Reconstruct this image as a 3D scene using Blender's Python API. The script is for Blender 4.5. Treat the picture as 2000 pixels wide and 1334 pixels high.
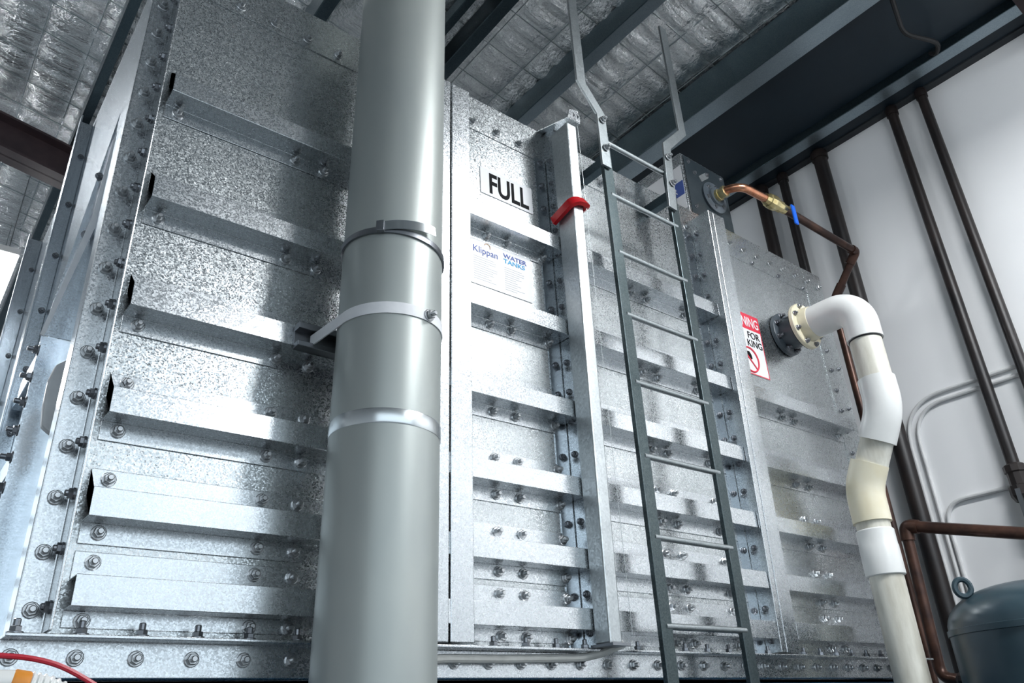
import bpy, math, random
import numpy as np
from mathutils import Vector, Matrix

random.seed(7)
scene = bpy.context.scene
for o in list(bpy.data.objects):
    bpy.data.objects.remove(o)
C = scene.collection

# ------------------------------------------------------------------ camera
# world: X along the tank front, Y into the depth, Z up; the eye is the origin, floor at FLOOR
FLOOR = -1.05
cam_data = bpy.data.cameras.new('camera')
cam_data.sensor_width = 36.0
cam_data.lens = 27.457
cam_data.clip_start = 0.05
cam = bpy.data.objects.new('camera', cam_data)
C.objects.link(cam)
cam.matrix_world = Matrix(((0.785516, -0.244240, -0.568605, 0),
                           (-0.617132, -0.377430, -0.690431, 0),
                           (-0.045977, 0.893249, -0.447205, 0),
                           (0, 0, 0, 1)))
scene.camera = cam

# ------------------------------------------------------------------ world, exposure
world = bpy.data.worlds.new('world')
scene.world = world
world.use_nodes = True
bg = world.node_tree.nodes['Background']
bg.inputs['Color'].default_value = (0.77, 0.90, 1.0, 1)
bg.inputs['Strength'].default_value = 1.35
scene.view_settings.view_transform = 'Standard'
scene.view_settings.look = 'None'
scene.view_settings.exposure = 0.3
scene.view_settings.gamma = 1.0
scene.view_settings.use_curve_mapping = False
LAMP = 80.0          # radiance of the LED battens' diffusers


# ------------------------------------------------------------------ materials
def mat(name, color=(0.5, 0.5, 0.5), metallic=0.0, rough=0.5, spec=0.5, emit=None, estr=0.0):
    m = bpy.data.materials.new(name)
    m.use_nodes = True
    b = m.node_tree.nodes['Principled BSDF']
    b.inputs['Base Color'].default_value = (*color, 1)
    b.inputs['Metallic'].default_value = metallic
    b.inputs['Roughness'].default_value = rough
    b.inputs['Specular IOR Level'].default_value = spec
    if emit:
        b.inputs['Emission Color'].default_value = (*emit, 1)
        b.inputs['Emission Strength'].default_value = estr
    return m


def N(m, t, **kw):
    n = m.node_tree.nodes.new(t)
    for k, v in kw.items():
        setattr(n, k, v)
    return n


def link(m, a, b):
    m.node_tree.links.new(a, b)


def coords(m):
    return N(m, 'ShaderNodeNewGeometry').outputs['Position']


def ramp(m, src, stops):
    r = N(m, 'ShaderNodeValToRGB')
    link(m, src, r.inputs['Fac'])
    cr = r.color_ramp
    while len(cr.elements) < len(stops):
        cr.elements.new(0.5)
    for e, (p, c) in zip(cr.elements, stops):
        e.position = p
        e.color = (*c, 1) if len(c) == 3 else c
    return r.outputs['Color']


def noise(m, scale, detail=3, rough=0.5, vec=None):
    n = N(m, 'ShaderNodeTexNoise')
    n.inputs['Scale'].default_value = scale
    n.inputs['Detail'].default_value = detail
    n.inputs['Roughness'].default_value = rough
    link(m, vec if vec is not None else coords(m), n.inputs['Vector'])
    return n.outputs['Fac']


def galv(name, c0, c1, r0, r1, tilt, scale=300.0):
    """zinc with crystals: every crystal leans a little and has its own gloss"""
    m = mat(name, c1, 1.0, r0)
    b = m.node_tree.nodes['Principled BSDF']
    pos = coords(m)
    v = N(m, 'ShaderNodeTexVoronoi')
    v.inputs['Scale'].default_value = scale
    link(m, pos, v.inputs['Vector'])
    big = noise(m, 2.2, 4, 0.6, pos)
    sub = N(m, 'ShaderNodeVectorMath', operation='SUBTRACT')
    link(m, v.outputs['Color'], sub.inputs[0])
    sub.inputs[1].default_value = (0.5, 0.5, 0.5)
    sc = N(m, 'ShaderNodeVectorMath', operation='SCALE')
    link(m, sub.outputs[0], sc.inputs[0])
    sc.inputs['Scale'].default_value = tilt
    # sheet waviness
    w = N(m, 'ShaderNodeTexNoise')
    w.inputs['Scale'].default_value = 5.0
    w.inputs['Detail'].default_value = 1.0
    link(m, pos, w.inputs['Vector'])
    ws = N(m, 'ShaderNodeVectorMath', operation='SUBTRACT')
    link(m, w.outputs['Color'], ws.inputs[0])
    ws.inputs[1].default_value = (0.5, 0.5, 0.5)
    wsc = N(m, 'ShaderNodeVectorMath', operation='SCALE')
    link(m, ws.outputs[0], wsc.inputs[0])
    wsc.inputs['Scale'].default_value = 0.05
    geo = N(m, 'ShaderNodeNewGeometry')
    add = N(m, 'ShaderNodeVectorMath', operation='ADD')
    link(m, geo.outputs['Normal'], add.inputs[0])
    link(m, sc.outputs[0], add.inputs[1])
    add2 = N(m, 'ShaderNodeVectorMath', operation='ADD')
    link(m, add.outputs[0], add2.inputs[0])
    link(m, wsc.outputs[0], add2.inputs[1])
    nz = N(m, 'ShaderNodeVectorMath', operation='NORMALIZE')
    link(m, add2.outputs[0], nz.inputs[0])
    link(m, nz.outputs[0], b.inputs['Normal'])
    sep = N(m, 'ShaderNodeSeparateColor')
    link(m, v.outputs['Color'], sep.inputs[0])
    mr = N(m, 'ShaderNodeMapRange')
    link(m, sep.outputs[0], mr.inputs['Value'])
    mr.inputs['To Min'].default_value = r0
    mr.inputs['To Max'].default_value = r1
    link(m, mr.outputs[0], b.inputs['Roughness'])
    mx = N(m, 'ShaderNodeMix', data_type='RGBA')
    mx.inputs['A'].default_value = (*c0, 1)
    mx.inputs['B'].default_value = (*c1, 1)
    avg = N(m, 'ShaderNodeMath', operation='MULTIPLY_ADD')
    link(m, sep.outputs[1], avg.inputs[0])
    avg.inputs[1].default_value = 0.55
    link(m, big, avg.inputs[2])
    sb = N(m, 'ShaderNodeMath', operation='SUBTRACT')
    link(m, avg.outputs[0], sb.inputs[0])
    sb.inputs[1].default_value = 0.3
    sb.use_clamp = True
    link(m, sb.outputs[0], mx.inputs['Factor'])
    link(m, mx.outputs['Result'], b.inputs['Base Color'])
    return m


def mottled(name, c0, c1, scale, metallic=0.0, rough=0.5, bump=0.0, stretch=None, detail=4):
    m = mat(name, c0, metallic, rough)
    b = m.node_tree.nodes['Principled BSDF']
    pos = coords(m)
    if stretch:
        mp = N(m, 'ShaderNodeMapping')
        mp.inputs['Scale'].default_value = stretch
        link(m, pos, mp.inputs['Vector'])
        pos = mp.outputs[0]
    f = noise(m, scale, detail, 0.6, pos)
    link(m, ramp(m, f, [(0.35, c0), (0.68, c1)]), b.inputs['Base Color'])
    if bump:
        bp = N(m, 'ShaderNodeBump')
        bp.inputs['Strength'].default_value = bump
        bp.inputs['Distance'].default_value = 0.01
        link(m, f, bp.inputs['Height'])
        link(m, bp.outputs[0], b.inputs['Normal'])
    return m


def foil_mat():
    m = mat('foil', (0.88, 0.89, 0.89), 1.0, 0.2)
    b = m.node_tree.nodes['Principled BSDF']
    pos = coords(m)
    mp = N(m, 'ShaderNodeMapping')
    mp.inputs['Scale'].default_value = (5.0, 26.0, 5.0)
    link(m, pos, mp.inputs['Vector'])
    f = noise(m, 1.0, 6, 0.65, mp.outputs[0])
    f2 = noise(m, 30.0, 4, 0.6, pos)
    ad = N(m, 'ShaderNodeMath', operation='MULTIPLY_ADD')
    link(m, f2, ad.inputs[0])
    ad.inputs[1].default_value = 0.55
    link(m, f, ad.inputs[2])
    bp = N(m, 'ShaderNodeBump')
    bp.inputs['Strength'].default_value = 1.0
    bp.inputs['Distance'].default_value = 0.02
    link(m, ad.outputs[0], bp.inputs['Height'])
    link(m, bp.outputs[0], b.inputs['Normal'])
    return m


M_ = {}
M_['galv'] = galv('galvanised_sheet', (0.44, 0.47, 0.48), (0.72, 0.74, 0.75), 0.19, 0.42, 0.14)
M_['galv_smooth'] = galv('galvanised_section', (0.56, 0.59, 0.61), (0.73, 0.75, 0.77), 0.19, 0.36, 0.035)
M_['galv_blue'] = galv('galvanised_post', (0.60, 0.66, 0.71), (0.78, 0.83, 0.88), 0.15, 0.26, 0.035)
M_['purlin'] = galv('purlin_shaded_zinc', (0.06, 0.088, 0.105), (0.12, 0.16, 0.18), 0.28, 0.42, 0.05)  # zinc darkened, the shade on the webs put into the colour
M_['purlin_lit'] = galv('purlin_lit_zinc', (0.24, 0.30, 0.34), (0.40, 0.47, 0.51), 0.28, 0.42, 0.05)  # lighter copy, light on the bottom flanges put into the colour
M_['handrail'] = galv('handrail_old_zinc', (0.30, 0.33, 0.34), (0.46, 0.49, 0.50), 0.35, 0.5, 0.10, 200)
M_['ladder'] = galv('ladder_zinc', (0.055, 0.075, 0.08), (0.13, 0.155, 0.16), 0.35, 0.5, 0.08, 200)
M_['strap'] = galv('handrail_zinc', (0.48, 0.51, 0.52), (0.66, 0.69, 0.70), 0.35, 0.5, 0.12, 160)
M_['bolt'] = mat('bolt_zinc', (0.52, 0.53, 0.54), 1.0, 0.3)
M_['bolt_dark'] = mat('bolt_steel', (0.25, 0.26, 0.28), 1.0, 0.35)
M_['foil'] = foil_mat()
M_['wire'] = mat('mesh_wire', (0.45, 0.5, 0.52), 1.0, 0.4)
M_['wall'] = mottled('white_paint', (0.86, 0.86, 0.87), (0.90, 0.90, 0.905), 0.9, 0, 0.5, 0.03)
M_['wall_grey'] = mottled('grey_sheet_wall', (0.55, 0.58, 0.60), (0.64, 0.66, 0.68), 0.7, 0, 0.55)
M_['floor'] = mottled('concrete', (0.085, 0.10, 0.11), (0.14, 0.155, 0.165), 1.6, 0, 0.5, 0.1)
M_['asphalt'] = mottled('asphalt', (0.07, 0.07, 0.075), (0.12, 0.12, 0.12), 2, 0, 0.8)
M_['brown_steel'] = mottled('brown_primer', (0.030, 0.018, 0.022), (0.05, 0.03, 0.033), 6, 0, 0.55)
M_['roof_shade'] = mottled('painted_roof_shade', (0.006, 0.016, 0.026), (0.011, 0.024, 0.036), 2, 0, 0.5)  # shade of the right roof bay as a colour
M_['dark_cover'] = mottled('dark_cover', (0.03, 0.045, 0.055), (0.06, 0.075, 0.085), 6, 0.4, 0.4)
M_['dark_steel'] = mottled('dark_eave', (0.012, 0.016, 0.022), (0.03, 0.035, 0.04), 5, 0, 0.6)
M_['pipe'] = mottled('grey_pipe', (0.38, 0.41, 0.40), (0.47, 0.49, 0.46), 2.5, 0.4, 0.42, 0.02, (1, 1, 0.4))
M_['pipe_band'] = mat('pipe_band', (0.70, 0.73, 0.74), 0.9, 0.25)
M_['steel_band'] = mat('steel_band', (0.62, 0.65, 0.66), 1.0, 0.22)
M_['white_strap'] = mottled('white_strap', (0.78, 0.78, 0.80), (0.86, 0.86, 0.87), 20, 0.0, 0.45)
M_['copper'] = mottled('copper', (0.50, 0.20, 0.11), (0.72, 0.36, 0.22), 14, 1.0, 0.25)
M_['copper_old'] = mottled('old_copper', (0.035, 0.018, 0.015), (0.10, 0.048, 0.033), 9, 0.5, 0.36)
M_['brass'] = mottled('brass', (0.62, 0.50, 0.22), (0.78, 0.68, 0.40), 18, 1.0, 0.3)
M_['brown_pipe'] = mottled('dark_brown_pipe', (0.008, 0.007, 0.008), (0.026, 0.018, 0.016), 8, 0.0, 0.42, 0.05, (1, 1, 0.5))
M_['pvc'] = mottled('white_pvc', (0.74, 0.74, 0.72), (0.80, 0.80, 0.785), 5, 0, 0.32)
M_['pvc_dirty'] = mottled('weathered_pvc', (0.50, 0.47, 0.39), (0.80, 0.78, 0.70), 3.2, 0, 0.42, 0.05, (4, 4, 0.8), 6)
M_['pvc_cream'] = mottled('cream_pvc', (0.76, 0.68, 0.48), (0.82, 0.77, 0.62), 5, 0, 0.36)
M_['pvc_grey'] = mottled('grey_plastic', (0.06, 0.075, 0.09), (0.11, 0.13, 0.15), 10, 0, 0.3)
M_['rubber'] = mat('black_rubber', (0.012, 0.012, 0.013), 0, 0.6)
M_['white_plate'] = mat('white_plate', (0.82, 0.81, 0.82), 0, 0.4)
M_['black_ink'] = mat('black_ink', (0.005, 0.005, 0.006), 0, 0.6, 0.1)
M_['grey_ink'] = mat('grey_ink', (0.38, 0.38, 0.40), 0, 0.5)
M_['blue_ink'] = mat('blue_ink', (0.05, 0.10, 0.36), 0, 0.5)
M_['cyan_ink'] = mat('cyan_ink', (0.05, 0.38, 0.66), 0, 0.5)
M_['orange_ink'] = mat('orange_ink', (0.75, 0.52, 0.36), 0, 0.5)
M_['red_ink'] = mat('red_ink', (0.72, 0.035, 0.07), 0, 0.45)
M_['red_plastic'] = mat('red_plastic', (0.55, 0.006, 0.012), 0, 0.16)
M_['blue_plastic'] = mat('blue_plastic', (0.01, 0.14, 0.75), 0, 0.35)
M_['blue_paint'] = mottled('blue_paint', (0.01, 0.10, 0.22), (0.02, 0.16, 0.32), 3, 0, 0.4)
M_['vessel'] = mottled('vessel_enamel', (0.028, 0.052, 0.068), (0.045, 0.075, 0.09), 3, 0, 0.28)
M_['conduit'] = mottled('conduit_grey', (0.62, 0.62, 0.62), (0.74, 0.74, 0.74), 10, 0, 0.4)
M_['hose'] = mottled('grey_hose', (0.42, 0.42, 0.40), (0.56, 0.56, 0.53), 12, 0, 0.4)
M_['red_cable'] = mat('red_cable', (0.45, 0.01, 0.03), 0, 0.35)
M_['orange'] = mat('orange_plastic', (0.75, 0.28, 0.04), 0, 0.4)
M_['lamp_white'] = mat('lamp_housing', (0.75, 0.75, 0.75), 0, 0.4)
M_['lamp_light'] = mat('lamp_diffuser', (0.9, 0.9, 0.9), 0, 0.5, emit=(0.95, 0.98, 1.0), estr=LAMP)


# ------------------------------------------------------------------ mesh helpers
class G:
    def __init__(s):
        s.v = []
        s.f = []

    def box(s, x0, x1, y0, y1, z0, z1):
        k = len(s.v)
        s.v += [(x0, y0, z0), (x1, y0, z0), (x1, y1, z0), (x0, y1, z0), (x0, y0, z1), (x1, y0, z1), (x1, y1, z1), (x0, y1, z1)]
        s.f += [tuple(k + i for i in q) for q in ((0, 3, 2, 1), (4, 5, 6, 7), (0, 1, 5, 4), (1, 2, 6, 5), (2, 3, 7, 6), (3, 0, 4, 7))]
        return s

    def hexa(s, a, b):
        """two quads (same winding) joined into a solid"""
        k = len(s.v)
        s.v += list(a) + list(b)
        s.f += [tuple(k + i for i in q) for q in ((0, 3, 2, 1), (4, 5, 6, 7), (0, 1, 5, 4), (1, 2, 6, 5), (2, 3, 7, 6), (3, 0, 4, 7))]
        return s

    def extrude(s, pts, d):
        """planar polygon pts (3D) swept by vector d"""
        k = len(s.v)
        n = len(pts)
        s.v += [tuple(p) for p in pts] + [tuple(p[i] + d[i] for i in range(3)) for p in pts]
        s.f.append(tuple(k + i for i in range(n))[::-1])
        s.f.append(tuple(k + n + i for i in range(n)))
        for i in range(n):
            j = (i + 1) % n
            s.f.append((k + i, k + j, k + n + j, k + n + i))
        return s

    def sweep(s, path, r, n=12, cap=True, closed=False, sq=None):
        """round tube along a path; r a number or one per point; sq=(a,b) a flat rectangle instead"""
        P = [Vector(p) for p in path]
        m = len(P)
        R = r if isinstance(r, (list, tuple)) else [r] * m
        T = []
        for i in range(m):
            a = P[(i - 1) % m] if (closed or i > 0) else P[0]
            b = P[(i + 1) % m] if (closed or i < m - 1) else P[-1]
            t = b - a
            T.append(t.normalized() if t.length > 1e-9 else Vector((0, 0, 1)))
        up = Vector((0, 0, 1)) if abs(T[0].z) < 0.9 else Vector((1, 0, 0))
        u = (up - T[0] * up.dot(T[0])).normalized()
        k = len(s.v)
        for i in range(m):
            u = (u - T[i] * u.dot(T[i])).normalized()
            w = T[i].cross(u)
            if sq:
                ring = [u * (a * sq[0] / 2) + w * (b * sq[1] / 2) for a, b in ((-1, -1), (1, -1), (1, 1), (-1, 1))]
                n = 4
            else:
                ring = [(u * math.cos(2 * math.pi * j / n) + w * math.sin(2 * math.pi * j / n)) * R[i] for j in range(n)]
            s.v += [tuple(P[i] + q) for q in ring]
        last = m if closed else m - 1
        for i in range(last):
            a = k + i * n
            b = k + ((i + 1) % m) * n
            for j in range(n):
                jj = (j + 1) % n
                s.f.append((a + j, a + jj, b + jj, b + j))
        if cap and not closed:
            s.f.append(tuple(k + j for j in range(n))[::-1])
            s.f.append(tuple(k + (m - 1) * n + j for j in range(n)))
        return s

    def cyl(s, p0, p1, r, n=20, r1=None):
        return s.sweep([p0, p1], [r, r if r1 is None else r1], n)

    def lathe(s, o, d, prof, n=28):
        """prof: (distance along d, radius)"""
        o = Vector(o)
        d = Vector(d).normalized()
        up = Vector((0, 0, 1)) if abs(d.z) < 0.9 else Vector((1, 0, 0))
        u = (up - d * up.dot(d)).normalized()
        w = d.cross(u)
        k = len(s.v)
        for (h, r) in prof:
            for j in range(n):
                a = 2 * math.pi * j / n
                s.v.append(tuple(o + d * h + (u * math.cos(a) + w * math.sin(a)) * max(r, 1e-5)))
        for i in range(len(prof) - 1):
            for j in range(n):
                jj = (j + 1) % n
                s.f.append((k + i * n + j, k + i * n + jj, k + (i + 1) * n + jj, k + (i + 1) * n + j))
        s.f.append(tuple(k + j for j in range(n))[::-1])
        e = k + (len(prof) - 1) * n
        s.f.append(tuple(e + j for j in range(n)))
        return s


WL = {}   # world location of every object (no rotated parents anywhere)


def place(o, wl, parent):
    WL[o.name] = Vector(wl)
    if parent is not None:
        o.parent = parent
        o.location = Vector(wl) - WL[parent.name]
    else:
        o.location = wl


def obj(name, g, m, parent=None, smooth=False, bevel=0.0, base=None, angle=35):
    me = bpy.data.meshes.new(name)
    v = np.array(g.v, dtype=float)
    if base is None:
        lo, hi = v.min(0), v.max(0)
        base = ((lo[0] + hi[0]) / 2, (lo[1] + hi[1]) / 2, lo[2])
    me.from_pydata((v - np.array(base)).tolist(), [], g.f)
    me.update()
    import bmesh
    bm = bmesh.new()
    bm.from_mesh(me)
    bmesh.ops.recalc_face_normals(bm, faces=bm.faces[:])
    bm.to_mesh(me)
    bm.free()
    o = bpy.data.objects.new(name, me)
    C.objects.link(o)
    me.materials.append(M_[m])
    place(o, base, parent)
    if smooth:
        me.shade_smooth()
        me.set_sharp_from_angle(angle=math.radians(angle))
    if bevel:
        b = o.modifiers.new('bevel', 'BEVEL')
        b.width = bevel
        b.segments = 2
        b.limit_method = 'ANGLE'
    return o


def tag(o, label=None, cat=None, group=None, kind=None):
    if label:
        o['label'] = label
    if cat:
        o['category'] = cat
    if group:
        o['group'] = group
    if kind:
        o['kind'] = kind
    return o


def thing(name, loc, label, cat, group=None):
    o = bpy.data.objects.new(name, None)
    C.objects.link(o)
    o.empty_display_size = 0.1
    place(o, loc, None)
    return tag(o, label, cat, group)


def arc(c, a, b, t0, t1, r, n=10):
    c, a, b = Vector(c), Vector(a), Vector(b)
    return [tuple(c + (a * math.cos(t0 + (t1 - t0) * i / n) + b * math.sin(t0 + (t1 - t0) * i / n)) * r) for i in range(n + 1)]


def fillet(pts, r, n=7):
    """round the corners of a polyline"""
    P = [Vector(p) for p in pts]
    out = [tuple(P[0])]
    for i in range(1, len(P) - 1):
        a = (P[i - 1] - P[i])
        b = (P[i + 1] - P[i])
        rr = min(r, a.length * 0.49, b.length * 0.49)
        p0 = P[i] + a.normalized() * rr
        p1 = P[i] + b.normalized() * rr
        for k in range(n + 1):
            t = k / n
            q = p0 * (1 - t) ** 2 + P[i] * 2 * t * (1 - t) + p1 * t * t
            out.append(tuple(q))
    out.append(tuple(P[-1]))
    return out


# one bolt, shared by all: washer, hexagon nut and stud along +Z
def bolt_mesh(name, rw, rn, hn, rs, hs, m):
    g = G()
    g.lathe((0, 0, 0), (0, 0, 1), [(0, rw), (0.0035, rw), (0.0045, rw * 0.9)], 14)
    g.lathe((0, 0, 0.004), (0, 0, 1), [(0, rn), (hn * 0.85, rn), (hn, rn * 0.86)], 6)
    g.lathe((0, 0, hn), (0, 0, 1), [(0, rs), (hs, rs), (hs + 0.002, rs * 0.75)], 10)
    me = bpy.data.meshes.new(name)
    me.from_pydata(g.v, [], g.f)
    me.materials.append(M_[m])
    return me


BOLT = bolt_mesh('bolt', 0.0175, 0.0135, 0.011, 0.0075, 0.014, 'bolt')
STUD = bolt_mesh('stud', 0.0165, 0.0125, 0.011, 0.0075, 0.017, 'bolt_dark')
LEGB = bolt_mesh('leg_bolt', 0.014, 0.0125, 0.009, 0.0075, 0.009, 'bolt_dark')
RIVET = bolt_mesh('small_bolt', 0.0125, 0.0105, 0.007, 0.006, 0.006, 'bolt_dark')
AX = {'-y': Vector((0, -1, 0)), '-x': Vector((-1, 0, 0)), '+z': Vector((0, 0, 1)), '+x': Vector((1, 0, 0))}


def bolt(parent, p, d='-y', me=None, name='bolt'):
    o = bpy.data.objects.new(name, me or BOLT)
    C.objects.link(o)
    q = AX[d] if isinstance(d, str) else Vector(d)
    o.rotation_mode = 'QUATERNION'
    from mathutils import Quaternion
    o.rotation_quaternion = q.to_track_quat('Z', 'Y') @ Quaternion((0, 0, 1), random.uniform(0, 1))
    place(o, p, parent)
    return o


def text(parent, s, p, size, m, dx=(1, 0, 0), dz=(0, 0, 1), sx=1.0, name='lettering', thick=0.0008, align='LEFT', bold=0.0):
    cu = bpy.data.curves.new('t', 'FONT')
    cu.body = s
    cu.size = size
    cu.align_x = align
    cu.extrude = thick
    cu.offset = bold
    to = bpy.data.objects.new('t', cu)
    C.objects.link(to)
    dg = bpy.context.evaluated_depsgraph_get()
    me = bpy.data.meshes.new_from_object(to.evaluated_get(dg))
    bpy.data.objects.remove(to)
    me.name = name
    dx, dz = Vector(dx), Vector(dz)
    dn = dx.cross(dz)
    for v in me.vertices:
        c = v.co.copy()
        v.co = dx * c.x * sx + dz * c.y + dn * c.z
    me.materials.clear()
    me.materials.append(M_[m])
    o = bpy.data.objects.new(name, me)
    C.objects.link(o)
    place(o, p, parent)
    return o


# ================================================================== the building
def roof_z(x):
    return 3.80 + 0.19 * (4.7 - x)


g = G().box(-6, 4.9, -4, 11, FLOOR - 0.15, FLOOR)
tag(obj('floor', g, 'floor'), 'grey concrete floor', kind='structure')
g = G().box(4.7, 4.9, -7, 11, FLOOR, 3.665)
wall_right = tag(obj('wall_right', g, 'wall'), 'white painted wall right of the tank', kind='structure')
g = G().box(4.64, 4.9, -7, 11, 3.665, 3.80)
tag(obj('trim_1', g, 'dark_steel'), 'dark eave beam along the top of the white wall', kind='structure')
g = G().box(-6.1, -5.9, -4, 11, FLOOR, 5.9)
tag(obj('wall_left', g, 'wall_grey'), 'grey sheet wall', kind='structure')
# back wall with an open bay on the left, front side open to the yard below a lintel
g = G().box(-6, 4.9, 11, 11.15, 3.9, 5.9).box(2.2, 4.9, 11, 11.15, FLOOR, 3.9)
tag(obj('wall_back', g, 'wall_grey'), 'grey sheet wall with an open bay', kind='structure')
g = G().box(-6, 4.9, -4.15, -4, 4.75, 5.95).box(-6, -5.2, -4.15, -4, FLOOR, 4.75)
tag(obj('wall_front', g, 'wall'), 'white lintel above the open loading front', kind='structure')
g = G().box(-30, 30, -40, -4, FLOOR - 0.2, FLOOR - 0.02)
tag(obj('ground', g, 'asphalt'), 'dark yard outside the loading front', kind='structure')
g = G().box(-30, 30, 11.15, 40, FLOOR - 0.2, FLOOR - 0.02)
tag(obj('ground', g, 'asphalt'), 'dark yard outside the rear bay', kind='structure')

# foil faced roof blanket resting on safety mesh
sx, sy = 0.04, 0.04
xs = np.arange(-6, 4.9 + 1e-6, sx)
ys = np.arange(-7, 11 + 1e-6, sy)
XX, YY = np.meshgrid(xs, ys, indexing='ij')
rng = np.random.default_rng(3)


def vnoise(X, Y, s):
    gx = rng.random((int(20 / s) + 4, int(24 / s) + 4))
    u, v = (X + 8) / s, (Y + 9) / s
    i, j = u.astype(int), v.astype(int)
    fu, fv = u - i, v - j
    fu = fu * fu * (3 - 2 * fu)
    fv = fv * fv * (3 - 2 * fv)
    return (gx[i, j] * (1 - fu) * (1 - fv) + gx[i + 1, j] * fu * (1 - fv) + gx[i, j + 1] * (1 - fu) * fv + gx[i + 1, j + 1] * fu * fv)


WX, WY = 0.30, 0.15
sag = np.abs(np.sin(np.pi * XX / WX)) ** 0.7 * np.abs(np.sin(np.pi * YY / WY)) ** 0.8
ZZ = roof_z(XX) - 0.045 * sag * (0.4 + 0.9 * vnoise(XX, YY, 0.22)) - 0.03 * vnoise(XX, YY, 0.5) - 0.012 * vnoise(XX, YY, 0.09)
nx, ny = len(xs), len(ys)
me = bpy.data.meshes.new('ceiling')
me.vertices.add(nx * ny)
me.vertices.foreach_set('co', np.stack([XX, YY, ZZ], -1).astype(np.float32).ravel())
ii, jj = np.meshgrid(np.arange(nx - 1), np.arange(ny - 1), indexing='ij')
q = np.stack([ii * ny + jj, ii * ny + jj + 1, (ii + 1) * ny + jj + 1, (ii + 1) * ny + jj], -1).reshape(-1, 4)
me.loops.add(q.size)
me.loops.foreach_set('vertex_index', q.astype(np.int32).ravel())
me.polygons.add(len(q))
me.polygons.foreach_set('loop_start', (np.arange(len(q)) * 4).astype(np.int32))
me.polygons.foreach_set('loop_total', np.full(len(q), 4, np.int32))
me.update(calc_edges=True)
me.shade_smooth()
me.materials.append(M_['foil'])
ceiling = bpy.data.objects.new('ceiling', me)
C.objects.link(ceiling)
WL[ceiling.name] = Vector((0, 0, 0))
tag(ceiling, 'silver foil faced roof insulation sagging over wire mesh', kind='structure')

g = G()
for x in np.arange(-3.0, 4.7, WX):
    z = roof_z(x) - 0.036
    g.box(x - 0.002, x + 0.002, -3, 9.5, z - 0.003, z + 0.003)
for y in np.arange(-1.5, 8.5, WY * 2):
    g.hexa([(-3, y - .002, roof_z(-3) - .043), (4.6, y - .002, roof_z(4.6) - .043), (4.6, y + .002, roof_z(4.6) - .043), (-3, y + .002, roof_z(-3) - .043)],
           [(-3, y - .002, roof_z(-3) - .037), (4.6, y - .002, roof_z(4.6) - .037), (4.6, y + .002, roof_z(4.6) - .037), (-3, y + .002, roof_z(-3) - .037)])
tag(obj('safety_mesh', g, 'wire', ceiling), 'thin wire mesh under the foil', kind='stuff')


def purlin(x, depth, flange, lip=0.02, m='purlin'):
    """C section along Y, open to the left of the web"""
    zt = roof_z(x) - 0.05
    zb = zt - depth
    t = 0.006
    g = G()
    g.box(x - t, x, -4, 11, zb, zt)
    g.box(x, x + flange, -4, 11, zt - t, zt)
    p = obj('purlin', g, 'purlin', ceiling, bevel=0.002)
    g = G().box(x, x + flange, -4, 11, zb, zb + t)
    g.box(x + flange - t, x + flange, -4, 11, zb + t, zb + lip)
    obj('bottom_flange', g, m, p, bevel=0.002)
    return p


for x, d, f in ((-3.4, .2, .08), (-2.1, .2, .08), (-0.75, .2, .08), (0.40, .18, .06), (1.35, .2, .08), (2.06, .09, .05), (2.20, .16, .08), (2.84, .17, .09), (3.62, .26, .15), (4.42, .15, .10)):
    purlin(x, d, f, m='purlin_lit' if x > 2.5 else 'purlin')


def rafter(y, h, w):
    g = G()
    xa, xb = -6, 4.7
    for (w0, z0, z1) in ((w, -h, -h + 0.02), (0.02, -h, 0), (w, -0.02, 0)):
        za, zb = roof_z(xa) - 0.26, roof_z(xb) - 0.26
        a = [(xa, y - w0 / 2, za + z0), (xb, y - w0 / 2, zb + z0), (xb, y + w0 / 2, zb + z0), (xa, y + w0 / 2, za + z0)]
        b = [(xa, y - w0 / 2, za + z1), (xb, y - w0 / 2, zb + z1), (xb, y + w0 / 2, zb + z1), (xa, y + w0 / 2, za + z1)]
        g.hexa(a, b)
    return obj('rafter', g, 'brown_steel', ceiling)


rafter(6.0, 0.30, 0.20)
rafter(0.47, 0.02, 0.22)
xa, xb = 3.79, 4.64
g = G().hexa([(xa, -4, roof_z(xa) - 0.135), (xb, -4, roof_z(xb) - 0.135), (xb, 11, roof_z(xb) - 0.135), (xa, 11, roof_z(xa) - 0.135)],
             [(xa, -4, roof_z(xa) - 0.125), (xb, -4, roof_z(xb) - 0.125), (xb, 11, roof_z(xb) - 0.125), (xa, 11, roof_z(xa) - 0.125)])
tag(obj('shade_sheet', g, 'roof_shade', ceiling), 'added dark sheet standing for the shade in the roof bay along the white wall')  # sheet added below the foil, its dark colour paints the bay's shade


cab = fillet([(3.87, 1.03, 3.76), (4.02, 1.08, 3.60), (4.12, 1.02, 3.575), (4.24, 0.98, 3.585), (4.37, 1.04, 3.62), (4.44, 1.10, 3.72)], 0.06)
tag(obj('roof_cable', G().sweep(cab, 0.014, 8), 'rubber', smooth=True), 'black cable looping under the dark roof bay by the wall', 'cable')

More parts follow.
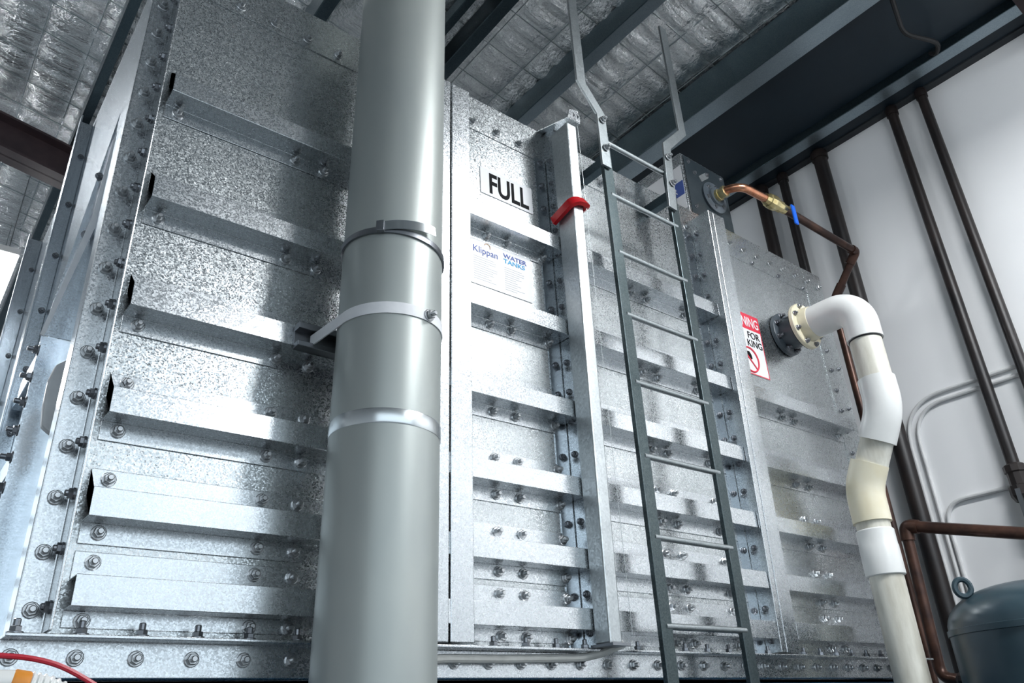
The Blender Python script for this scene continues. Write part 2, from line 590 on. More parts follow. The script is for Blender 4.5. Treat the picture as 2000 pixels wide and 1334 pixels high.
# LED batten lamps under the roof (some only added for fill; the near ones hang behind the photographer)
def batten(x, y, z, length, along, label, w=0.16):
    t = thing('batten_lamp', (x, y, z), label, 'lamp', 'LED battens under the roof')
    lx, ly = (length / 2, w / 2) if along == 'x' else (w / 2, length / 2)
    obj('housing', G().box(x - lx, x + lx, y - ly, y + ly, z + 0.03, z + 0.09), 'lamp_white', t, bevel=0.006)
    obj('diffuser', G().box(x - lx + .01, x + lx - .01, y - ly + .01, y + ly - .01, z, z + 0.028), 'lamp_light', t)
    zr = roof_z(x)
    for s in (-0.4, 0.4):
        px, py = (x + s * length, y) if along == 'x' else (x, y + s * length)
        obj('hanger', G().cyl((px, py, z + 0.09), (px, py, zr), 0.004, 6), 'bolt', t)


batten(2.9, -0.35, 3.20, 1.2, 'y', 'white LED batten hanging nearest the large pipe', 0.32)
batten(2.9, -2.6, 3.30, 1.5, 'y', 'added LED batten nearest the open front, lighting the white wall', 0.32)  # added lamp, brightens the white wall
batten(0.22, 7.3, 3.68, 1.2, 'y', 'glaring LED batten at the far left under the foil roof')
batten(-1.5, 5.0, 3.70, 1.2, 'y', 'added LED batten left beside the tank, lighting floor and foil', 0.32)  # added lamp, lights the floor so the left foil brightens
batten(-1.2, 9.2, 3.70, 1.2, 'y', 'added LED batten nearest the rear bay, lighting floor and foil', 0.32)  # added lamp, fills the rear floor and foil with light

# ================================================================== the water tank
Y0 = 2.0                      # front sheet
XL, XR, YB, ZB, ZT = 0.267, 4.10, 5.2, 0.226, 2.405
RIB_Z = [1.738, 1.353, 1.014, 0.722, 0.475, 0.282]
RIB_H, RIB_Y = 0.067, 1.925
GRID = [0.279 + 0.122 * k for k in range(17)]


def yf(z):                    # the posts grow a little deeper towards the top
    return 1.925 - 0.05 * (z - 0.24) / 2.1


tank = thing('water_tank', (2.18, 3.6, 0.0), 'large galvanised steel panel water tank with ribbed bolted front', 'water tank')

# sheets
JOINTS = [0.315, 1.24, 1.885, 2.875, XR]
for a, b in zip(JOINTS[:-1], JOINTS[1:]):
    obj('front_panel', G().box(a, b, Y0, Y0 + 0.004, ZB, ZT), 'galv', tank)
for a, b in ((2.0, 3.08), (3.08, 4.15), (4.15, YB)):
    obj('side_panel', G().box(XL, XL + 0.004, a, b, ZB, ZT), 'galv_blue', tank)
    obj('side_panel', G().box(XR - 0.004, XR, a, b, ZB, ZT), 'galv', tank)
obj('back_panel', G().box(XL, XR, YB, YB + 0.004, ZB, ZT), 'galv', tank)
obj('cover_sheet', G().box(XL, XR, Y0, YB, ZT, ZT + 0.004), 'galv', tank)
obj('bottom_sheet', G().box(XL, XR, Y0, YB, ZB - 0.004, ZB), 'galv', tank)


# ribs: pressed hat sections with flanges, open at the left end
def rib(x0, x1, zl, first=False):
    zt = zl + RIB_H
    y1 = Y0 - 0.004
    t = 0.003
    lo = 0.048 if zl > 0.3 else 0.036
    hi = 0.062
    outer = [(y1, zl - lo), (y1, zl), (RIB_Y, zl), (RIB_Y, zt), (y1, zt), (y1, zt + hi)]
    inner = [(y1 + t, zt + hi), (y1 + t, zt - t), (RIB_Y + t, zt - t), (RIB_Y + t, zl + t), (y1 + t, zl + t), (y1 + t, zl - lo)]
    prof = outer + inner
    return obj('rib', G().extrude([(x0, y, z) for y, z in prof], (x1 - x0, 0, 0)), 'galv_smooth', tank, bevel=0.0015)


BOLTX = [(0.382, 0.757, 0.858), (1.540, 1.640, 1.822), (2.34, 2.44, 2.70), (3.352, 3.460, 3.860)]
SPAN = [(0.342, 1.238), (1.262, 1.884), (1.935, 2.874), (3.01, 3.915)]
for pi, ((x0, x1), bx) in enumerate(zip(SPAN, BOLTX)):
    for ri, zl in enumerate(RIB_Z):
        if pi == 3 and ri == 0:
            continue
        r = rib(x0, x1, zl)
        for x in bx:
            bolt(r, (x, Y0 - 0.004, zl - 0.021))
            if ri >= 3:
                bolt(r, (x, Y0 - 0.004, zl + RIB_H + 0.038))

# corner angle on the left
ca = obj('corner_angle', G().extrude([(0.249, Y0, 0), (0.249, Y0 - 0.006, 0), (0.309, Y0 - 0.006, 0), (0.309, 1.918, 0), (0.3155, 1.918, 0), (0.3155, Y0, 0)], (0, 0, 2.19)), 'galv_smooth', tank, bevel=0.003)
WLz = Vector((0, 0, 0.230))
ca.location += WLz
WL[ca.name] = WL[ca.name] + WLz
for z in GRID:
    bolt(ca, (0.280, Y0 - 0.006, z))
    bolt(ca, (0.309, 1.950, z + 0.002), '-x', LEGB)
obj('corner_angle', G().box(0.249, 0.255, Y0, Y0 + 0.075, 0.23, 2.42), 'galv_blue', tank, bevel=0.002)


# joint posts: two back-to-back tapering sections with a gap line between them
def post(xa, xb, zb=2.285):
    za = 0.232
    g = G().hexa([(xa, yf(za), za), (xb, yf(za), za), (xb, Y0, za), (xa, Y0, za)],
                 [(xa, yf(zb), zb), (xb, yf(zb), zb), (xb, Y0, zb), (xa, Y0, zb)])
    return obj('joint_post', g, 'galv_smooth', tank, bevel=0.003)


post(1.240, 1.3025)
post(1.3085, 1.392)
p4 = post(2.877, 2.911, 2.33)
post(2.9145, 3.006, 2.33)
# third joint: plain angle behind the level gauge
p3 = obj('joint_post', G().box(1.886, 1.932, 1.925, Y0, 0.232, 2.40), 'galv_smooth', tank, bevel=0.003)
for xj, pp in ((1.886, p3), (2.877, p4)):
    st = obj('joint_strip', G().box(xj - 0.062, xj - 0.004, Y0 - 0.0045, Y0, 0.232, 2.25), 'galv_blue', tank)
    for z in GRID[:17]:
        bolt(pp, (xj, 1.966, z), '-x', RIVET)
        if all(not (zl - 0.03 < z < zl + RIB_H + 0.02) for zl in RIB_Z):
            bolt(st, (xj - 0.034, Y0 - 0.0045, z - 0.008), '-y', RIVET)
# right end strip
st = obj('end_strip', G().box(3.918, XR, Y0 - 0.005, Y0, 0.232, 2.40), 'galv', tank, bevel=0.001)
for z in GRID[2:16]:
    bolt(st, (3.965, Y0 - 0.005, z), '-y', RIVET)
    if GRID.index(z) % 2 == 0:
        bolt(st, (4.05, Y0 - 0.005, z + 0.03), '-y', RIVET)

# top angle with its bolts
ta = obj('top_angle', G().box(0.318, XR, Y0 - 0.004, Y0 - 0.0005, 2.235, 2.407), 'galv', tank)
for k in range(31):
    x = 0.393 + 0.122 * k
    if 1.2 < x < 1.42 or 1.84 < x < 1.95 or 2.86 < x < 3.02:
        continue
    bolt(ta, (x, Y0 - 0.004, 2.272 if x < 3 else 2.312), '-y')
    if x > 3.05 and k % 2:
        bolt(ta, (x - 0.06, Y0 - 0.004, 2.25), '-y', RIVET)

# base: bolted angle, horizontal lip over a vertical face
ba = obj('base_angle', G().extrude([(0.235, 1.922, 0.2265), (0.235, 1.922, 0.2185), (0.235, 1.984, 0.2185), (0.235, 1.984, 0.1445), (0.235, 2.06, 0.1445), (0.235, 2.06, 0.2265)], (3.875, 0, 0)), 'galv_smooth', tank, bevel=0.002)
x = 0.258
while x < 4.08:
    bolt(ba, (x, 1.984, 0.1845), '-y')
    if all(abs(x - q) > 0.05 for q in (1.27, 1.35, 2.89, 2.95)):
        bolt(ba, (x - 0.004, 1.95, 0.2265), '+z', STUD)
    x += 0.1222
# bearers under the tank
for y in (2.12, 3.5, 4.9):
    obj('bearer', G().box(0.2, 4.15, y - 0.06, y - 0.045, 0.0, 0.144).box(0.2, 4.15, y - 0.06, y + 0.06, 0.0, 0.012).box(0.2, 4.15, y - 0.06, y + 0.06, 0.132, 0.144), 'blue_paint', tank)
    for xx in (0.5, 1.7, 2.9, 3.9):
        obj('leg', G().box(xx - 0.06, xx + 0.06, y - 0.06, y + 0.06, FLOOR, 0.0), 'blue_paint', tank)

# left side: joint posts standing out from the side sheet, gusset fin, flange with studs
for y, out, zt in ((3.08, 0.215, 2.41), (4.15, 0.20, 2.41)):
    sp = obj('side_post', G().box(out, XL, y - 0.003, y + 0.003, 0.232, zt).box(out, out + 0.006, y - 0.05, y - 0.003, 0.232, zt), 'galv_blue', tank, bevel=0.0015)
    for z in GRID[::2]:
        bolt(sp, (0.252, y - 0.003, z), '-y', RIVET)
fin = G().extrude([(0.269, 2.30, 1.05), (0.203, 2.30, 1.05), (0.269, 2.30, 1.92)], (0, 0.004, 0))
gf = obj('gusset', fin, 'galv_blue', tank)
obj('lip_highlight', G().extrude([(0.283, 2.27, 1.921), (0.261, 2.27, 1.753), (0.253, 2.27, 1.455), (0.238, 2.27, 1.34), (0.196, 2.27, 1.036), (0.206, 2.27, 1.033), (0.256, 2.27, 1.347), (0.283, 2.27, 1.509), (0.287, 2.27, 1.677)], (0, 0.004, 0)), 'white_strap', gf)  # gusset lip coloured white, a bright reflection put into its colour
for z in (1.62, 1.40):
    bolt(gf, (0.25, 2.30, z), '-y', RIVET)
fl = obj('side_flange', G().box(0.214, XL, 2.42, 2.426, 0.232, 1.10), 'galv_blue', tank)
for k in range(10):
    z = 0.30 + 0.08 * k
    bolt(fl, (0.214, 2.40 - 0.01 * (k % 2), z + 0.02), '-x', STUD)
for k in range(3):
    obj('side_rib', G().box(0.235, XL, 2.5, 3.03, 0.42 + 0.33 * k, 0.49 + 0.33 * k), 'galv_blue', tank, bevel=0.003)
obj('side_cap', G().extrude([(0.269, 2.2, 0.952), (0.243, 2.2, 0.928), (0.234, 2.2, 0.884), (0.236, 2.2, 0.812), (0.243, 2.2, 0.757), (0.261, 2.2, 0.744), (0.275, 2.2, 0.736), (0.284, 2.2, 0.765)], (0, 0.03, 0)), 'conduit', tank, bevel=0.006)

# ================================================================== ball valve box on the tank top
vb = thing('valve_box', (3.09, 2.2, ZT), 'dark metal valve housing box on the tank top beside the copper pipe', 'valve box')
bx0, bx1, by0, by1, bz0, bz1 = 2.905, 3.275, 2.0, 2.42, ZT + 0.004, 2.80
obj('body', G().box(bx0, bx1, by0, by1, bz0, bz1), 'galv_smooth', vb, bevel=0.003)
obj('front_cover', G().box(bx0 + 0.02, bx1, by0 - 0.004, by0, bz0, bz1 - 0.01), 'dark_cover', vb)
lug = obj('lug', G().extrude([(3.03, 1.999, 2.69), (3.10, 1.999, 2.745), (3.125, 1.999, 2.74), (3.12, 1.999, 2.715), (3.05, 1.999, 2.66)], (0, -0.008, 0)), 'strap', vb)
bolt(lug, (3.105, 1.991, 2.73), '-y', RIVET)
for x, z in ((2.96, 2.76), (2.96, 2.46), (3.24, 2.76), (3.0, 2.70)):
    bolt(vb, (x, 1.996, z), '-y', RIVET)

lab = thing('sticker', (bx0 - 0.001, 2.15, 2.50), 'white and blue label stuck to the left side of the valve box', 'label')
obj('backing', G().box(bx0 - 0.0015, bx0 - 0.0005, 2.01, 2.34, 2.44, 2.72), 'white_plate', lab)
obj('blue_block', G().box(bx0 - 0.0025, bx0 - 0.0015, 2.01, 2.12, 2.53, 2.62), 'blue_ink', lab)
text(lab, 'R', (bx0 - 0.003, 2.09, 2.55), 0.06, 'white_plate', (0, -1, 0), (0, 0, 1))
text(lab, 'E', (bx0 - 0.003, 2.09, 2.645), 0.06, 'blue_ink', (0, -1, 0), (0, 0, 1))
obj('print_line', G().box(bx0 - 0.0025, bx0 - 0.0015, 2.22, 2.32, 2.50, 2.512), 'black_ink', lab)

# ================================================================== signs on the tank
sg = thing('full_sign', (1.6585, 1.99, 1.92), 'white rectangular sign reading FULL in black on the tank', 'sign')
obj('plate', G().box(1.524, 1.794, 1.9962, 1.9995, 1.928, 2.058), 'white_plate', sg)
text(sg, 'FULL', (1.563, 1.9958, 1.944), 0.138, 'black_ink', sx=0.70, bold=0.0035, thick=0.0004)

ip = thing('information_plate', (1.612, 1.99, 1.49), 'pale information plate with blue heading and fine print', 'sign')
obj('plate', G().box(1.452, 1.760, 1.9965, 1.9995, 1.492, 1.690), 'white_plate', ip)
text(ip, 'Klippan', (1.475, 1.9960, 1.634), 0.040, 'blue_ink', sx=1.0)
text(ip, 'WATER', (1.622, 1.9960, 1.654), 0.027, 'blue_ink', sx=1.25, bold=0.0006)
text(ip, 'TANKS', (1.622, 1.9960, 1.630), 0.027, 'cyan_ink', sx=1.25, bold=0.0006)
obj('emblem', G().sweep(arc((1.545, 1.9960, 1.672), (1, 0, 0), (0, 0, 1), -0.4, 2.8, 0.014, 8), 0.0022, 5), 'orange_ink', ip)
rr = random.Random(5)
for k in range(11):
    z = 1.613 - 0.0098 * k
    obj('print_line', G().box(1.478, 1.478 + rr.uniform(0.07, 0.115), 1.9960, 1.9964, z, z + 0.0016), 'grey_ink', ip)
    obj('print_line', G().box(1.625, 1.625 + rr.uniform(0.05, 0.10), 1.9960, 1.9964, z - 0.004, z - 0.0024), 'grey_ink', ip)

ws = thing('warning_sign', (3.17, 1.99, 1.53), 'white warning sign with red header and barred drinking symbol, half behind a post', 'sign')
obj('plate', G().box(3.01, 3.322, 1.9965, 1.9995, 1.532, 1.885), 'white_plate', ws)
obj('header', G().box(3.01, 3.322, 1.9958, 1.9965, 1.793, 1.885), 'red_ink', ws)
for q in ((3.01, 3.322, 1.532, 1.537), (3.01, 3.015, 1.537, 1.793), (3.317, 3.322, 1.537, 1.793)):
    obj('border', G().box(q[0], q[1], 1.9958, 1.9965, q[2], q[3]), 'red_ink', ws)
text(ws, 'WARNING', (3.312, 1.9952, 1.811), 0.078, 'white_plate', sx=0.73, align='RIGHT', bold=0.001)
text(ws, 'NOT', (3.020, 1.9952, 1.742), 0.054, 'black_ink', sx=1.0)
text(ws, 'FOR', (3.300, 1.9952, 1.742), 0.054, 'black_ink', sx=1.0, align='RIGHT')
text(ws, 'DRIN', (3.020, 1.9952, 1.694), 0.054, 'black_ink', sx=1.02)
text(ws, 'KING', (3.312, 1.9952, 1.694), 0.054, 'black_ink', sx=0.98, align='RIGHT')
cx, cz, cr = 3.180, 1.613, 0.068
obj('prohibition_ring', G().sweep([(cx + cr * math.cos(2 * math.pi * i / 32), 1.9952, cz + cr * math.sin(2 * math.pi * i / 32)) for i in range(32)], 0.005, 5, closed=True), 'red_ink', ws)
obj('prohibition_bar', G().sweep([(cx - cr * .7, 1.9952, cz + cr * .7), (cx + cr * .7, 1.9952, cz - cr * .7)], 0.004, 5), 'red_ink', ws)
obj('cup_symbol', G().extrude([(cx - 0.022, 1.9960, cz + 0.045), (cx - 0.02, 1.9960, cz + 0.012), (cx + 0.0, 1.9960, cz - 0.004), (cx + 0.022, 1.9960, cz + 0.008), (cx + 0.018, 1.9960, cz + 0.03), (cx + 0.006, 1.9960, cz + 0.046)], (0, -0.0006, 0)), 'black_ink', ws)

# ================================================================== level gauge
lg = thing('level_gauge', (1.89, 1.88, 0.23), 'tall rectangular level gauge tube with red slider on the tank front', 'level gauge')


def gy(z):
    return 1.858 - 0.018 * z


za, zb = 0.236, 2.335
g = G().hexa([(1.862, gy(za), za), (1.918, gy(za), za), (1.918, 1.922, za), (1.862, 1.922, za)],
             [(1.862, gy(zb), zb), (1.918, gy(zb), zb), (1.918, 1.922, zb), (1.862, 1.922, zb)])
obj('tube', g, 'strap', lg, bevel=0.006)
obj('top_bracket', G().extrude([(1.855, 1.800, 2.345), (1.930, 1.800, 2.345), (1.930, 1.800, 2.385), (1.92, 1.800, 2.415), (1.87, 1.800, 2.40)], (0, 0.006, 0)).hexa(
    [(1.855, 1.80, 2.343), (1.93, 1.80, 2.343), (1.93, 2.02, 2.415), (1.855, 2.02, 2.415)], [(1.855, 1.80, 2.349), (1.93, 1.80, 2.349), (1.93, 2.02, 2.421), (1.855, 2.02, 2.421)]), 'galv_smooth', lg, bevel=0.001)
obj('pulley', G().lathe((1.905, 1.815, 2.375), (1, 0, 0), [(-0.012, 0.02), (-0.004, 0.012), (0.004, 0.012), (0.012, 0.02)], 16), 'bolt_dark', lg, smooth=True)
obj('tube_wire', G().cyl((1.925, 1.815, 0.26), (1.925, 1.815, 2.36), 0.0011, 6), 'strap', lg)
red = G()
red.sweep(fillet([(1.842, 1.93, 1.872), (1.846, 1.822, 1.905), (1.868, 1.807, 1.915), (1.928, 1.807, 1.925), (1.930, 1.86, 1.925)], 0.03), 0.03, 4, sq=(0.038, 0.018))
obj('red_slider', red, 'red_plastic', lg, smooth=True, bevel=0.006)
obj('foot', G().box(1.85, 1.93, 1.83, 1.93, 0.2275, 0.236), 'bolt_dark', lg)

# ================================================================== grey hose along the base
hz = fillet([(1.10, 1.90, 0.175), (1.24, 1.955, 0.186), (1.30, 1.957, 0.193), (1.50, 1.957, 0.194), (1.70, 1.957, 0.198), (1.84, 1.957, 0.202), (1.90, 1.92, 0.216), (1.935, 1.895, 0.232), (1.95, 1.88, 0.239)], 0.05)
tag(obj('hose', G().sweep(hz, 0.0125, 10), 'hose', smooth=True), 'grey hose lying along the tank base below the gauge', 'hose')

# ================================================================== ladder
LY = 1.84
ld = thing('ladder', (2.335, LY, FLOOR), 'galvanised steel ladder fixed to the tank front', 'ladder')
RL, RR = 2.112, 2.545
zr0, zr1 = FLOOR, 2.40
for x in (RL, RR):
    obj('rail', G().box(x - 0.028, x + 0.028, LY - 0.008, LY + 0.012, zr0, zr1), 'ladder', ld, bevel=0.003)
for k in range(12):
    z = 2.368 - 0.2965 * k
    if z > FLOOR + 0.1:
        obj('rung', G().cyl((RL, LY, z), (RR, LY, z), 0.0115, 12), 'handrail', ld, smooth=True)
for x in (RL, RR):
    for z in (2.25, -0.35):
        obj('standoff', G().box(x - 0.02, x + 0.02, LY + 0.012, Y0 - 0.005 if z > 0 else 2.05, z - 0.025, z + 0.025), 'purlin', ld, bevel=0.002)
hl = obj('handrail', G().sweep([(2.088, 1.822, 2.20), (2.090, 1.822, 2.50), (1.985, 1.822, 2.64), (1.985, 1.822, 3.45)], 0.02, 4, sq=(0.056, 0.012)), 'handrail', ld, bevel=0.002)
hr = obj('handrail', G().sweep([(2.512, 1.822, 2.15), (2.545, 1.822, 2.54), (2.695, 1.822, 2.70), (2.69, 1.822, 3.45)], 0.02, 4, sq=(0.056, 0.012)), 'handrail', ld, bevel=0.002)
for h, x in ((hl, 2.089), (hr, 2.530)):
    for z in (2.30, 2.46):
        bolt(h, (x, 1.812, z), '-y')

# ================================================================== big grey pipe
PX = lambda z: 0.963 + 0.019 * (z - 0.1)
PY, PR = 1.734, 0.146
bp = thing('large_pipe', (PX(FLOOR), PY, FLOOR), 'thick vertical grey pipe strapped in front of the tank', 'pipe')
obj('pipe', G().sweep([(PX(FLOOR), PY, FLOOR), (PX(4.36), PY, 4.36)], PR, 64), 'pipe', bp, smooth=True)
g = G().lathe((PX(0.72), PY, 0.700), (0.019, 0, 1), [(0, PR + 0.0008), (0.004, PR + 0.0022), (0.036, PR + 0.0022), (0.040, PR + 0.0008)], 64)
obj('joint_band', g, 'pipe_band', bp, smooth=True)
# hose clamp: flat ring with worm screw housing and loose tail
cz = 1.300


def ring(z, r, h, t, a0=0.0, a1=2 * math.pi, n=60, tilt=0.0, xo=0.0):
    pts_o, pts_i = [], []
    g = G()
    for i in range(n + 1):
        a = a0 + (a1 - a0) * i / n
        c, s = math.cos(a), math.sin(a)
        zz = z + tilt * c
        for rr_, dz in ((r, 0), (r + t, 0), (r + t, h), (r, h)):
            g.v.append((PX(z) + xo + rr_ * c, PY + rr_ * s, zz + dz))
    for i in range(n):
        for j in range(4):
            jj = (j + 1) % 4
            g.f.append((i * 4 + j, i * 4 + jj, i * 4 + 4 + jj, i * 4 + 4 + j))
    g.f.append((0, 1, 2, 3))
    g.f.append((n * 4 + 3, n * 4 + 2, n * 4 + 1, n * 4))
    return g


hc = obj('hose_clamp', ring(1.262, PR + 0.0005, 0.018, 0.006, tilt=-0.012), 'bolt_dark', bp, smooth=True)
A0 = math.radians(-118)


def onpipe(a, z, dr):
    return (PX(z) + (PR + dr) * math.cos(a), PY + (PR + dr) * math.sin(a), z)


g = G().sweep([onpipe(math.radians(d), 1.285, 0.013) for d in (-137, -133, -129)], 0.012, 4, sq=(0.034, 0.016))
obj('screw_housing', g, 'bolt_dark', hc, bevel=0.002)
g = G().sweep([onpipe(math.radians(d), 1.290 + 0.0002 * (d + 130), 0.008 + 0.0002 * (d + 130)) for d in range(-130, -72, 4)], 0.01, 4, sq=(0.030, 0.0025))
obj('clamp_tail', g, 'steel_band', hc, smooth=True)
# white strap pulled back to a strut on the tank
sz = 1.012
st = ring(sz, PR + 0.0005, 0.034, 0.003, math.radians(40), math.radians(-177.5), 56)
k = len(st.v)
ex, ey = PX(sz) + (PR + 0.003) * math.cos(math.radians(-177.5)), PY + (PR + 0.003) * math.sin(math.radians(-177.5))
stp = obj('white_strap', st, 'white_strap', bp, smooth=True)
g = G().extrude([(ex, ey, sz), (ex + 0.0035, ey, sz), (0.8235, 1.905, sz), (0.819, 1.905, sz)], (0, 0, 0.034))
obj('strap_end', g, 'white_strap', stp)
obj('strut', G().box(0.775, 1.20, 1.885, 1.925, 1.0, 1.016).box(0.775, 1.20, 1.918, 1.926, 1.0, 1.075).box(0.775, 1.20, 1.885, 1.925, 1.055, 1.075), 'bolt_dark', stp, bevel=0.002)
aa = math.radians(-75)
bolt(stp, onpipe(aa, sz + 0.018, 0.003), (math.cos(aa), math.sin(aa), 0))

# ================================================================== white PVC outlet
VX, VZ = 3.55, 1.850
pv = thing('pvc_outlet_pipe', (VX, 1.772, FLOOR), 'white PVC outlet pipe with bends, flanged to the tank end panel', 'pipe')
fl = obj('tank_flange', G().lathe((VX, Y0 - 0.005, VZ), (0, -1, 0), [(0, 0.122), (0.02, 0.122), (0.024, 0.116), (0.026, 0.088), (0.098, 0.084), (0.1, 0.105), (0.114, 0.108)], 36), 'pvc_grey', pv, smooth=True)
for i in range(8):
    a = math.pi / 8 + i * math.pi / 4
    bolt(fl, (VX + 0.103 * math.cos(a), Y0 - 0.029, VZ + 0.103 * math.sin(a)), '-y', STUD)
obj('gasket', G().lathe((VX, 1.884, VZ), (0, -1, 0), [(0, 0.124), (0.005, 0.124)], 36), 'rubber', pv)
ft = obj('flange', G().lathe((VX, 1.878, VZ), (0, -1, 0), [(0, 0.128), (0.018, 0.128), (0.022, 0.124), (0.024, 0.094), (0.07, 0.088), (0.072, 0.08)], 40), 'pvc_cream', pv, smooth=True)
for i in range(8):
    a = math.pi / 8 + i * math.pi / 4
    bolt(ft, (VX + 0.110 * math.cos(a), 1.855, VZ + 0.110 * math.sin(a)), '-y', LEGB)
UY, DY = 1.578, 1.772
R = 0.115
path = [(VX, 1.815, VZ), (VX, UY + R, VZ)] + arc((VX, UY + R, VZ - R), (0, 0, 1), (0, -1, 0), 0.12, math.pi / 2, R, 12) + [(VX, UY, 1.645)]
obj('elbow', G().sweep(path, 0.085, 32), 'pvc', pv, smooth=True)
obj('joint_gap', G().cyl((VX, UY, 1.638), (VX, UY, 1.645), 0.0775, 32), 'rubber', pv)
obj('straight', G().cyl((VX, UY, 1.30), (VX, UY, 1.66), 0.0745, 32), 'pvc_dirty', pv, smooth=True)
e1 = fillet([(VX, UY, 1.435), (VX, UY, 1.285), (VX, UY + 0.075, 1.145)], 0.09)
obj('bend', G().sweep(e1, 0.085, 32), 'pvc', pv, smooth=True)
obj('straight', G().cyl((VX, UY + 0.04, 1.21), (VX, DY - 0.02, 0.965), 0.0735, 32), 'pvc_dirty', pv, smooth=True)
e2 = fillet([(VX, DY - 0.058, 1.055), (VX, DY, 0.945), (VX, DY, 0.785)], 0.09)
obj('bend', G().sweep(e2, 0.085, 32), 'pvc_cream', pv, smooth=True)
obj('straight', G().cyl((VX, DY, 0.70), (VX, DY, 0.80), 0.0745, 32), 'pvc_dirty', pv, smooth=True)
obj('coupling', G().lathe((VX, DY, 0.545), (0, 0, 1), [(0, 0.080), (0.004, 0.085), (0.13, 0.085), (0.135, 0.083), (0.20, 0.083), (0.206, 0.078)], 32), 'pvc', pv, smooth=True)
obj('straight', G().cyl((VX, DY, FLOOR), (VX, DY, 0.60), 0.0735, 32), 'pvc_dirty', pv, smooth=True)
obj('base_coupling', G().lathe((VX, DY, -0.02), (0, 0, 1), [(-0.25, 0.088), (0.0, 0.088), (0.12, 0.0765)], 32), 'pvc', pv, smooth=True)

# ================================================================== copper inlet
ci = thing('copper_inlet_pipe', (3.137, 1.99, 2.5), 'copper inlet pipe with brass valve running from valve box to wall', 'pipe')
fx, fz = 3.137, 2.585
f1 = obj('round_flange', G().lathe((fx, 1.996, fz), (0, -1, 0), [(0, 0.098), (0.012, 0.098), (0.014, 0.09), (0.018, 0.06), (0.03, 0.055)], 36), 'pvc_grey', ci, smooth=True)
for i in range(6):
    a = i * math.pi / 3 + 0.3
    bolt(f1, (fx + 0.072 * math.cos(a), 1.983, fz + 0.072 * math.sin(a)), '-y', RIVET)
obj('brass_union', G().lathe((fx, 1.97, fz), (0, -1, 0), [(0, 0.036), (0.02, 0.036), (0.022, 0.030), (0.04, 0.030), (0.042, 0.034), (0.06, 0.034), (0.062, 0.026)], 8), 'brass', ci)
cy = 1.835
obj('copper_bend', G().sweep([(fx, 1.95, fz)] + arc((fx + 0.10, cy + 0.10, fz + 0.004), (-1, 0, 0), (0, -1, 0), 0, math.pi / 2, 0.10, 12) + [(3.40, cy, fz + 0.012)], 0.0235, 18), 'copper', ci, smooth=True)
obj('valve_body', G().lathe((3.385, cy, fz + 0.012), (1, 0, 0), [(0, 0.028), (0.03, 0.034), (0.035, 0.040), (0.07, 0.044), (0.105, 0.040), (0.11, 0.034), (0.15, 0.034), (0.16, 0.028), (0.19, 0.028)], 10), 'brass', ci)
obj('valve_handle', G().box(3.570, 3.606, 1.785, 1.797, 2.475, 2.605), 'blue_plastic', ci, bevel=0.005)
obj('valve_stem', G().cyl((3.575, cy, 2.597), (3.585, 1.79, 2.595), 0.009, 10), 'brass', ci)
run = fillet([(3.56, cy, fz + 0.012), (4.33, cy, fz + 0.004), (4.33, cy + 0.19, 2.36), (4.33, 2.055, 2.30), (4.33, 2.055, -0.2)], 0.05)
obj('pipe_run', G().sweep(run, 0.0235, 16), 'copper_old', ci, smooth=True)
obj('elbow', G().sweep(fillet([(4.28, cy, fz + 0.004), (4.33, cy, fz + 0.004), (4.33, cy + 0.055, 2.525)], 0.04), 0.029, 16), 'copper_old', ci, smooth=True)
obj('elbow', G().sweep(fillet([(4.33, cy + 0.14, 2.42), (4.33, 2.045, 2.34), (4.33, 2.055, 2.24)], 0.05), 0.029, 16), 'copper_old', ci, smooth=True)

# ================================================================== dark pipes on the white wall
for y, r, lbl in ((1.276, 0.030, 'slim dark brown pipe on the white wall, nearest the right edge'),
                  (1.478, 0.032, 'dark brown wall pipe with union, second from the right edge'),
                  (2.03, 0.048, 'thick black pipe on the white wall behind the PVC bend'),
                  (2.34, 0.033, 'thin dark pipe on the white wall above the tank corner'),
                  (2.535, 0.045, 'dark pipe on the white wall just below the brass valve')):
    t = thing('wall_pipe', (4.645, y, FLOOR), lbl, 'pipe', 'dark vertical pipes on the white wall')
    obj('pipe', G().cyl((4.645, y, FLOOR), (4.645, y, 3.62), r, 18), 'brown_pipe', t, smooth=True)
    obj('end_cap', G().lathe((4.645, y, 3.60), (0, 0, 1), [(0, r * 1.2), (0.05, r * 1.25), (0.07, r), (0.078, 0.0)], 18), 'brown_pipe', t, smooth=True)
    if abs(y - 1.478) < 0.01:
        obj('union', G().lathe((4.645, y, 0.96), (0, 0, 1), [(0, 0.045), (0.03, 0.06), (0.08, 0.06), (0.085, 0.048), (0.15, 0.048), (0.155, 0.056), (0.19, 0.056), (0.2, 0.04)], 10), 'brown_pipe', t)
        obj('union_lever', G().box(4.585, 4.60, y - 0.01, y + 0.015, 0.85, 1.02), 'bolt_dark', t)

# conduits on the wall
for off, lbl in ((0.0, 'outer of two grey conduits curving along the white wall'), (0.052, 'inner of two grey conduits curving along the white wall')):
    pts = [(4.688, -1.5, 1.69 - off), (4.688, 1.985 - off, 1.685 - off), (4.688, 2.0 - off, -1.0)]
    tag(obj('conduit', G().sweep(fillet(pts, 0.27 - off, 12), 0.0115, 10), 'conduit', smooth=True), lbl, 'conduit', 'conduits on the white wall')
pts = [(4.688, 0.6, 1.06), (4.688, 1.905, 1.055), (4.688, 1.91, -1.0)]
tag(obj('conduit', G().sweep(fillet(pts, 0.13, 10), 0.0125, 10), 'conduit', smooth=True), 'short low grey conduit bending down beside the black wall pipe', 'conduit', 'conduits on the white wall')

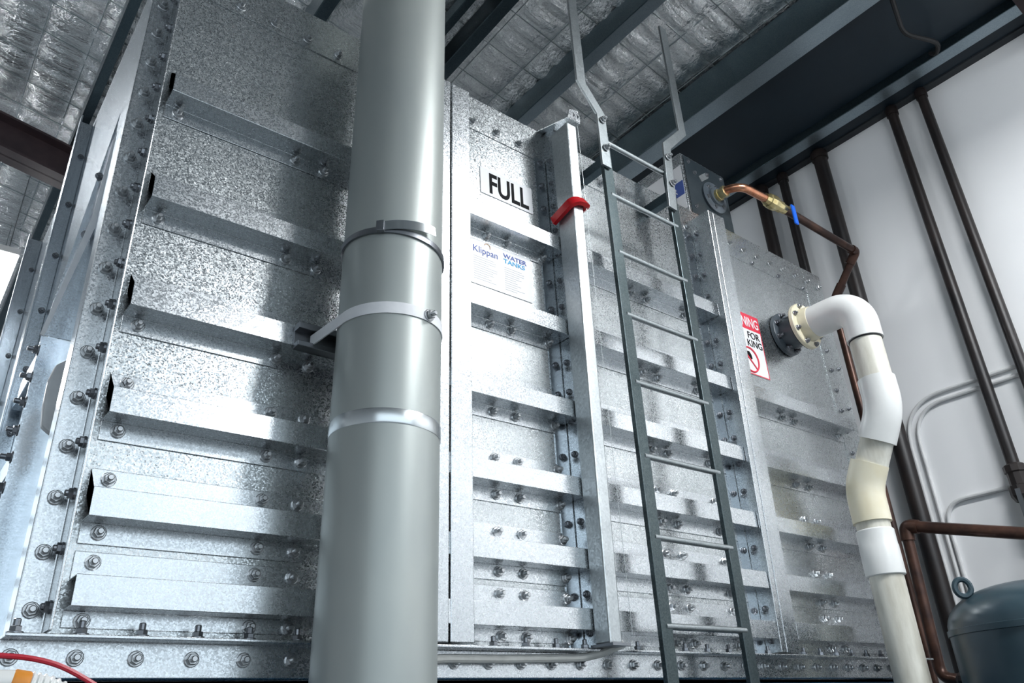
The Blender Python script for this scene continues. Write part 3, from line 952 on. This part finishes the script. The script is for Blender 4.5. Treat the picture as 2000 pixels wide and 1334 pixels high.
# ================================================================== brown branch pipe above the pressure vessel
br = thing('branch_pipe', (4.2, 1.93, -0.4), 'brown copper branch pipe elbowing towards the pressure vessel', 'pipe')
obj('branch', G().sweep([(4.2, 1.90, 0.868), (4.2, 1.30, 0.70), (4.2, 0.4, 0.45)], 0.030, 16), 'copper_old', br, smooth=True)
obj('elbow', G().sweep(fillet([(4.2, 1.86, 0.857), (4.2, 1.925, 0.875), (4.2, 1.93, 0.80)], 0.05), 0.036, 16), 'copper_old', br, smooth=True)
obj('drop', G().sweep(fillet([(4.2, 1.93, 0.83), (4.2, 1.95, 0.14), (4.15, 1.76, 0.11)], 0.06), 0.028, 16), 'copper_old', br, smooth=True)
obj('coupling', G().lathe((4.17, 1.85, 0.123), (-0.25, -0.95, -0.1), [(0, 0.034), (0.02, 0.045), (0.06, 0.045), (0.08, 0.036), (0.14, 0.036), (0.15, 0.05), (0.19, 0.05), (0.2, 0.03)], 12), 'brown_pipe', br)

# ================================================================== pressure vessel
px_, py_, prr = 3.80, 1.30, 0.35
ve = thing('pressure_vessel', (px_, py_, FLOOR), 'dark blue-grey domed pressure vessel at the lower right', 'pressure vessel')
prof = [(0, prr * 0.9), (0.02, prr), (1.32, prr), (1.322, prr + 0.006), (1.345, prr + 0.006), (1.347, prr)]
for i in range(1, 13):
    a = i / 12 * math.pi / 2
    prof.append((1.347 + 0.17 * math.sin(a), prr * math.cos(a) ** 0.8 if i < 12 else 0.0))
obj('shell', G().lathe((px_, py_, FLOOR), (0, 0, 1), prof, 64), 'vessel', ve, smooth=True)
lg2 = G().sweep([(3.575 + 0.030 * math.cos(2 * math.pi * i / 20) * 0.6, 1.475 - 0.030 * math.cos(2 * math.pi * i / 20) * 0.8, 0.452 + 0.034 * math.sin(2 * math.pi * i / 20)) for i in range(20)], 0.012, 8, closed=True)
obj('lifting_lug', lg2, 'vessel', ve, smooth=True)

# ================================================================== cables at the lower left
rc = fillet([(-0.3, 1.70, 0.14), (0.0, 1.70, 0.163), (0.205, 1.70, 0.1615), (0.255, 1.70, 0.158), (0.298, 1.70, 0.148), (0.334, 1.70, 0.132), (0.40, 1.70, 0.095), (0.5, 1.70, 0.0), (0.62, 1.70, -0.4)], 0.03)
tag(obj('red_cable', G().sweep(rc, 0.0048, 8), 'red_cable', smooth=True), 'red cable sweeping past the lower left tank corner', 'cable')
cd = thing('flexible_conduit', (0.28, 1.66, 0.05), 'white corrugated conduit with an orange connector below the red cable', 'conduit')
obj('white_pipe', G().cyl((-0.3, 1.66, 0.121), (0.234, 1.66, 0.1165), 0.0185, 16), 'pvc', cd, smooth=True)
obj('orange_connector', G().lathe((0.226, 1.66, 0.1165), (1, 0, -0.16), [(0, 0.0185), (0.004, 0.0205), (0.026, 0.0205), (0.03, 0.017)], 16), 'orange', cd, smooth=True)
cp = fillet([(0.250, 1.66, 0.113), (0.29, 1.66, 0.105), (0.34, 1.66, 0.075), (0.38, 1.66, 0.0), (0.40, 1.66, -0.3)], 0.05, 8)
dense = []
for a, b in zip(cp[:-1], cp[1:]):
    a, b = Vector(a), Vector(b)
    n = max(1, int((b - a).length / 0.0022))
    for i in range(n):
        dense.append(tuple(a + (b - a) * i / n))
obj('corrugated_tube', G().sweep(dense, [0.0215 if (i // 2) % 2 else 0.018 for i in range(len(dense))], 12), 'pvc', cd, smooth=False)
